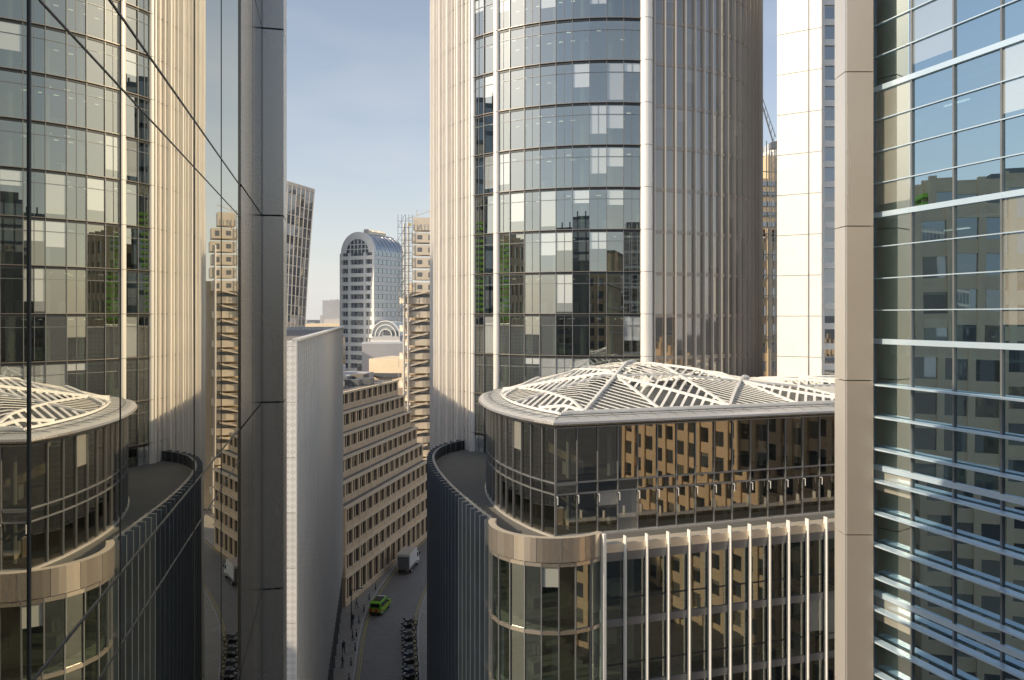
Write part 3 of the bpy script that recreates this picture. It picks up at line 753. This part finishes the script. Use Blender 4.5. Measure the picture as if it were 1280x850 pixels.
def goldx(bb):
    bb.box('gold',(-3,0,66),(12,14,10),0,'upper_storeys'); bb.box('gold',(-1,0,73),(8,10,6),0,'upper_storeys')
    for k in range(5): bb.box('farg',(-3,-7.05,62+2*k),(10,0.1,.9),0,'upper_windows')
    for k in range(9): bb.box('midgrey',(-3,-8.6,40+4*k),(13,0.16,.16),0,'scaffold')
    for k in range(8): bb.box('midgrey',(-9+1.8*k,-8.6,58),(0.14,0.14,40),0,'scaffold')
block('sandstone_office',(55,165),(18,16,61),R(10),3.6,'farg','gold',1.6,'gold',0.9,2.4,extra=goldx)
block('pale_office_tower',(84,240),(12,14,96),R(5),3.6,'farg','white',1.0,'white',0.5,2.0)
b=B('tower_crane')
cx,cy=49.6,152
for dx in(-.5,.5):
    for dy in(-.5,.5): b.beam('midgrey',(cx+dx,cy+dy,0),(cx+dx,cy+dy,76),0.14,0.14,'mast')
for k in range(52):
    s_=1 if k%2 else -1
    b.beam('midgrey',(cx-.5*s_,cy-.5,1+k*1.4),(cx+.5*s_,cy-.5,2.4+k*1.4),.09,.09,'mast_lattice')
b.box('midgrey',(cx,cy,76.3),(1.2,1.2,1.2),0,'cab')
b.beam('midgrey',(cx,cy,77),(cx-3.2,cy,88),0.22,0.22,'jib'); b.beam('midgrey',(cx+.5,cy,78),(cx-3.0,cy,88.4),0.12,0.12,'jib')
for k in range(8):
    f=k/8; b.beam('midgrey',(cx-3.2*f,cy,77+11*f),(cx+.5-3.5*(f+.06),cy,78+10.4*(f+.06)),.08,.08,'jib_lattice')
b.beam('midgrey',(cx,cy,77),(cx+2.6,cy,77.4),0.3,0.3,'counter_jib'); b.box('dark',(cx+2.3,cy,77),(0.9,0.9,1.0),0,'counterweight')
b.done()

def limex(bb):  # strips added out of view, to mirror as green stripes in the tower glass
    for k in range(18):
        bb.box('green',(10.5,4,42+0.95*k),(0.5,20,0.45),0,'reflected_green_strips')
def limey(bb):  # more added green strips, facing the tower for its reflection
    for k in range(18):
        bb.box('green',(2,25.5,40+0.95*k),(16,0.5,0.45),0,'reflected_green_strips')
block('banded_office_block',(-34,-72),(44,30,74),R(-6),3.8,'farg','lead',0.7,'midgrey',0.3,2.2)
block('sandstone_office_block',(14,-85),(30,26,56),R(4),3.6,'farg','gold',1.5,'gold',0.8,2.6)
block('glass_office_block',(52,-60),(34,30,66),R(12),3.8,'farg','white',0.6,'white',0.25,2.0)
block('terrace_office_block',(-76,40),(22,50,58),R(-38),3.8,'farg','stone2',1.5,'stone2',0.7,3.0,extra=limey)
block('unseen_shade_block',(-68,84),(20,32,82),0,3.8,'farg','lead',0.7,'midgrey',0.3,2.2,extra=limex)  # out-of-view block, placed to shade the tower's left flank and carry green strips
block('masonry_office_block',(75,20),(30,50,38),R(8),3.6,'farg','stone',1.5,'stone',0.8,2.6)
block('corner_office_block',(52,104),(22,30,24),R(18),3.8,'farg','stone2',1.4,'stone2',0.6,2.6)

# distant city
b=B('distant_city_buildings')
random.seed(3)
def dbox(x,y,w,dp,h):
    b.box(random.choice(['haze','haze','stone2','haze','stone']),(x,y,h/2),(w,dp,h),random.uniform(-.3,.3),'masses')
    n=int(h/3.8)
    if y<900:
        for k in range(max(0,n-6),n): b.box('midgrey',(x,y-.15,k*3.8+2),(w*1.01,dp*1.01,1.3),0,'window_strips')
    if random.random()<.6: b.box('haze',(x+w*.1,y,h+1.2),(w*.4,dp*.4,2.6),0,'plant_rooms')
for i in range(240):
    y=random.uniform(460,2600); x=random.uniform(-0.42,0.7)*y
    h=random.uniform(16,36) if random.random()<.9 else random.uniform(38,60)
    if y>1500 and random.random()<.2: h=random.uniform(55,85)
    dbox(x,y,random.uniform(18,45),random.uniform(18,45),h)
for x,y,w,dp,h in ((-62,250,30,24,26),(-40,230,20,20,24),(-78,300,26,20,33),(-95,420,24,24,40),(-84,420,20,20,37),(-70,290,16,16,36),(-36,270,18,20,30),(-58,225,18,14,28),(-46,300,20,20,34)):
    dbox(x,y,w,dp,h)
b.done()

# ---------------------------------------------------------------- vehicles
def wheel(b,x,y,r=.33,w=.22):
    b.cyl('rubber',(x,y-w/2,r),(x,y+w/2,r),r,18,part='wheels'); b.cyl('steel',(x,y-w/2-.01,r),(x,y+w/2+.01,r),r*.55,12,part='hubs')
def prof(b,mat,P,hw,part,taper=0.0,zt=1.0):
    def yy(z): return hw-(taper*max(0,z-zt))
    L=[(x,-yy(z),z) for x,z in P];Rr_=[(x,yy(z),z) for x,z in P]; n=len(P)
    b.poly(mat,L,None,part); b.poly(mat,list(reversed(Rr_)),None,part)
    for i in range(n): j=(i+1)%n; b.poly(mat,[L[i],Rr_[i],Rr_[j],L[j]],None,part)
def van(loc,rz_):
    b=B('green_van',loc,rz_)
    prof(b,'vgreen',[(-2.3,.35),(-2.35,1.0),(-2.2,1.85),(-1.9,1.98),(.75,1.98),(1.35,1.35),(2.15,1.12),(2.3,.8),(2.3,.35)],.93,'body',.12,1.0)
    prof(b,'cglass',[(.55,1.85),(.80,1.86),(1.32,1.38),(1.1,1.3)],.86,'windscreen')
    for sy in(-1,1):
        b.poly('cglass',[(-2.0,sy*.925,1.2),(.9,sy*.925,1.2),(.55,sy*.862,1.75),(-1.95,sy*.862,1.75)],None,'side_windows')
        b.poly('vyellow',[(-2.2,sy*.94,.75),(2.1,sy*.94,.75),(2.1,sy*.94,.98),(-2.2,sy*.94,.98)],None,'side_stripe')
        for x in(-1.4,1.45): wheel(b,x,sy*.84)
        b.box('vblack',(.95,sy*1.0,1.25),(.15,.2,.16),0,'mirrors')
    b.poly('cglass',[(-2.345,-.7,1.3),(-2.345,.7,1.3),(-2.235,.68,1.78),(-2.235,-.68,1.78)],None,'rear_window')
    for k in range(4):
        b.poly('vred' if k%2 else 'vyellow',[(-2.37,-.85+k*.42,.62),(-2.37,-.43+k*.42,.62),(-2.37,-.43+k*.42,1.1),(-2.37,-.85+k*.42,1.1)],None,'rear_chevrons')
    b.box('vblack',(-2.36,0,.45),(.12,1.8,.2),0,'bumper'); b.box('vblack',(2.3,0,.45),(.12,1.8,.22),0,'bumper')
    b.box('vblack',(-.6,0,2.02),(1.9,1.3,.05),0,'roof_rack'); b.box('vwhite',(.5,0,2.03),(.3,1.2,.1),0,'light_bar'); b.done(0.03)
def truck(loc,rz_):
    b=B('box_truck',loc,rz_)
    b.box('vwhite',(-1.1,0,2.15),(4.8,2.3,2.5),0,'cargo_box'); b.box('steel',(-1.1,0,3.42),(4.86,2.36,.06),0,'box_trim')
    b.box('vblack',(-.8,0,.72),(6.2,1.0,.25),0,'chassis')
    prof(b,'vwhite',[(1.45,.5),(1.45,2.35),(1.75,2.5),(2.6,2.45),(3.15,1.6),(3.25,.5)],1.05,'cab',.1,1.4)
    prof(b,'cglass',[(2.62,2.35),(2.70,2.36),(3.17,1.62),(3.1,1.6)],.95,'windscreen')
    for sy in(-1,1):
        b.poly('cglass',[(1.8,sy*1.055,1.5),(2.95,sy*1.055,1.5),(2.5,sy*.975,2.2),(1.8,sy*.975,2.2)],None,'side_windows')
        for x in(-2.2,2.3): wheel(b,x,sy*.95,.42,.26)
        b.box('vblack',(2.9,sy*1.2,1.9),(.1,.2,.4),0,'mirrors')
        b.box('midgrey',(-1.1,sy*1.165,1.1),(4.6,.03,.25),0,'side_rails')
    b.box('midgrey',(-3.52,0,2.0),(.05,2.0,2.1),0,'roller_door'); b.box('vred',(-3.55,.95,1.0),(.05,.2,.12),0,'tail_lights'); b.box('vred',(-3.55,-.95,1.0),(.05,.2,.12),0,'tail_lights')
    b.box('vblack',(3.3,0,.6),(.1,2.0,.3),0,'bumper'); b.done(0.03)
van((-19.7,119.5,0),R(80)); truck((-18.0,139.5,0),R(82))
def bike(loc,rz_):
    b=B('motorcycle',loc,rz_)
    for x in(-.7,.7):
        for i in range(16):
            a0=2*math.pi*i/16;a1=2*math.pi*(i+1)/16
            b.beam('rubber',(x+.29*math.cos(a0),0,.32+.29*math.sin(a0)),(x+.29*math.cos(a1),0,.32+.29*math.sin(a1)),.12,.1,'tyres')
        b.cyl('steel',(x,-.05,.32),(x,.05,.32),.14,10,part='hubs')
    prof(b,random.choice(['vblack','vblack','midgrey','dark','lead']),[(-.45,.35),(-.5,.7),(-.95,.85),(-.9,.95),(-.2,.82),(.05,.98),(.4,.95),(.5,.6),(.2,.3)],.15,'body')
    b.beam('steel',(.7,.08,.32),(.42,.08,1.05),.05,.05,'fork'); b.beam('steel',(.7,-.08,.32),(.42,-.08,1.05),.05,.05,'fork')
    b.beam('vblack',(.38,-.38,1.08),(.38,.38,1.08),.05,.05,'handlebar'); b.box('cglass',(.56,0,1.12),(.05,.32,.35),0,'screen'); b.box('midgrey',(-.9,0,1.05),(.34,.36,.28),0,'top_box')
    b.done()
for i in range(10):
    y=93+i*2.3+random.uniform(-.4,.4); k=min(range(len(cl)),key=lambda j:abs(cl[j].y-y)); p=cl[k]+nr[k]*2.8+Vector((0,y-cl[k].y))
    bike((p.x,p.y,0),R(8+random.uniform(-16,16)))
for i in range(9):
    y=92+i*4.5; k=min(range(len(cl)),key=lambda j:abs(cl[j].y-y)); p=Lr[k]-nr[k]*.5+Vector((0,y-cl[k].y))
    b=B('bollard',(p.x,p.y,.13)); b.cyl('dark',(0,0,0),(0,0,.9),.1,10,.07,part='post'); b.cyl('dark',(0,0,.9),(0,0,1.0),.1,10,.04,part='cap'); b.cyl('vwhite',(0,0,.7),(0,0,.76),.092,10,part='band'); b.done()
for (x,y) in ((-22.5,112),(-9.9,100)):
    b=B('street_lamp',(x,y,.13)); b.cyl('dark',(0,0,0),(0,0,5.5),.09,10,.05,part='column'); b.beam('dark',(0,0,5.5),(1.1,0,5.8),.06,.06,'arm'); b.box('midgrey',(1.3,0,5.78),(.6,.25,.12),0,'lantern'); b.done()
def cloth(name,top,leg):
    m,nt,out=newmat(name); p=nt.nodes.new('ShaderNodeBsdfPrincipled'); tc=nt.nodes.new('ShaderNodeTexCoord'); s=nt.nodes.new('ShaderNodeSeparateXYZ')
    nt.links.new(tc.outputs['Object'],s.inputs[0]); z=math_(nt,'MULTIPLY',s.outputs[2],1/2.0)
    r=nt.nodes.new('ShaderNodeValToRGB'); r.color_ramp.interpolation='CONSTANT'; cr=r.color_ramp.elements
    cr[0].position=0; cr[0].color=(.02,.02,.02,1); cr[1].position=.05; cr[1].color=(*leg,1)
    for po,co in((.46,top),(.755,(.5,.33,.25)),(.855,(.05,.03,.02))): e_=cr.new(po); e_.color=(*co,1)
    nt.links.new(z,r.inputs[0]); nt.links.new(r.outputs[0],p.inputs['Base Color']); p.inputs['Roughness'].default_value=.8; nt.links.new(p.outputs[0],out.inputs[0]); return m
def person(loc,rz_,top,leg):
    J=[(0,0,.95),(0,0,1.2),(0,0,1.42),(0,0,1.52),(0.01,0,1.64),(0.01,0,1.74), (0,.18,1.40),(-.08,.24,1.12),(.08,.24,.90), (0,-.18,1.40),(.08,-.24,1.12),(.2,-.24,.92), (.0,.1,.9),(.12,.1,.5),(.05,.1,.07),(.2,.1,.04),(.0,-.1,.9),(-.05,-.1,.5),(-.28,-.1,.12),(-.16,-.1,.04)]
    rad=[.15,.14,.15,.06,.095,.08,.065,.045,.035,.065,.045,.035,.095,.06,.045,.04,.095,.06,.045,.04]
    E=[(0,1),(1,2),(2,3),(3,4),(4,5),(2,6),(6,7),(7,8),(2,9),(9,10),(10,11),(0,12),(12,13),(13,14),(14,15),(0,16),(16,17),(17,18),(18,19)]
    me=bpy.data.meshes.new('pedestrian'); me.from_pydata(J,E,[]); o=bpy.data.objects.new('pedestrian',me); scene.collection.objects.link(o)
    o.location=loc; o.rotation_euler=(0,0,rz_)
    o.modifiers.new('skin','SKIN'); sk=me.skin_vertices[0].data if me.skin_vertices else None
    if sk is None:
        import bmesh; bm=bmesh.new(); bm.from_mesh(me); bm.verts.layers.skin.verify(); bm.to_mesh(me); bm.free(); sk=me.skin_vertices[0].data
    for i,r_ in enumerate(rad): sk[i].radius=(r_,r_); sk[i].use_root=(i==0)
    o.modifiers.new('sub','SUBSURF').levels=1; o.modifiers['sub'].render_levels=1
    me.materials.append(cloth('clothes',top,leg))
for i,(x,y) in enumerate(((-21.9,104),(-21.5,108),(-22.6,113.5),(-23.3,120),(-9.7,104),(-21.1,99.5),(-10.2,112))):
    person((x,y,.13),random.uniform(0,6),random.choice([(.05,.06,.1),(.4,.1,.08),(.3,.3,.3),(.03,.03,.03)]),random.choice([(.03,.03,.05),(.1,.1,.12)]))

# ---------------------------------------------------------------- world, sun, camera
EL=29; AZ=-66
w=bpy.data.worlds.new('World'); scene.world=w; w.use_nodes=True; nt=w.node_tree; nt.nodes.clear()
out=nt.nodes.new('ShaderNodeOutputWorld'); bg=nt.nodes.new('ShaderNodeBackground'); sky=nt.nodes.new('ShaderNodeTexSky')
sky.sky_type='NISHITA'; sky.sun_disc=False; sky.sun_elevation=R(EL); sky.sun_rotation=R(180-AZ); sky.dust_density=1.2; sky.air_density=1.0; sky.ozone_density=1.4; sky.altitude=50
tc=nt.nodes.new('ShaderNodeTexCoord'); mp=nt.nodes.new('ShaderNodeMapping'); mp.inputs['Scale'].default_value=(1,1,3.2); nt.links.new(tc.outputs['Generated'],mp.inputs[0])
nz=nt.nodes.new('ShaderNodeTexNoise'); nz.inputs['Scale'].default_value=3.2; nz.inputs['Detail'].default_value=8; nz.inputs['Roughness'].default_value=.5; nt.links.new(mp.outputs[0],nz.inputs[0])
cr=nt.nodes.new('ShaderNodeValToRGB'); cr.color_ramp.elements[0].position=.52; cr.color_ramp.elements[1].position=.85; nt.links.new(nz.outputs[0],cr.inputs[0])
sx=nt.nodes.new('ShaderNodeSeparateXYZ'); nt.links.new(tc.outputs['Generated'],sx.inputs[0])
hz=math_(nt,'POWER',math_(nt,'SUBTRACT',1.0,math_(nt,'ABSOLUTE',sx.outputs[2]),True),5.0)
f=math_(nt,'ADD',math_(nt,'ADD',math_(nt,'MULTIPLY',cr.outputs[0],.2),0.16),math_(nt,'MULTIPLY',hz,.66),True)
c=mixc(nt,f,sky.outputs[0],(5.9,5.75,5.6))
nt.links.new(c,bg.inputs[0]); bg.inputs[1].default_value=0.15; nt.links.new(bg.outputs[0],out.inputs[0])
sl_=bpy.data.lights.new('sun','SUN'); sl_.energy=5.0; sl_.angle=R(.53); sl_.color=(1,.83,.60); so=bpy.data.objects.new('sun',sl_); scene.collection.objects.link(so)
S=Vector((math.sin(R(AZ))*math.cos(R(EL)),-math.cos(R(AZ))*math.cos(R(EL)),math.sin(R(EL)))); so.rotation_euler=S.to_track_quat('Z','Y').to_euler(); so.location=(0,-20,120)
cd=bpy.data.cameras.new('camera'); co=bpy.data.objects.new('camera',cd); scene.collection.objects.link(co)
co.location=(0,0,44); co.rotation_euler=(R(90),0,0); cd.sensor_width=36; cd.lens=28.125; cd.shift_y=-30/1280; cd.clip_start=.1; cd.clip_end=12000
scene.camera=co
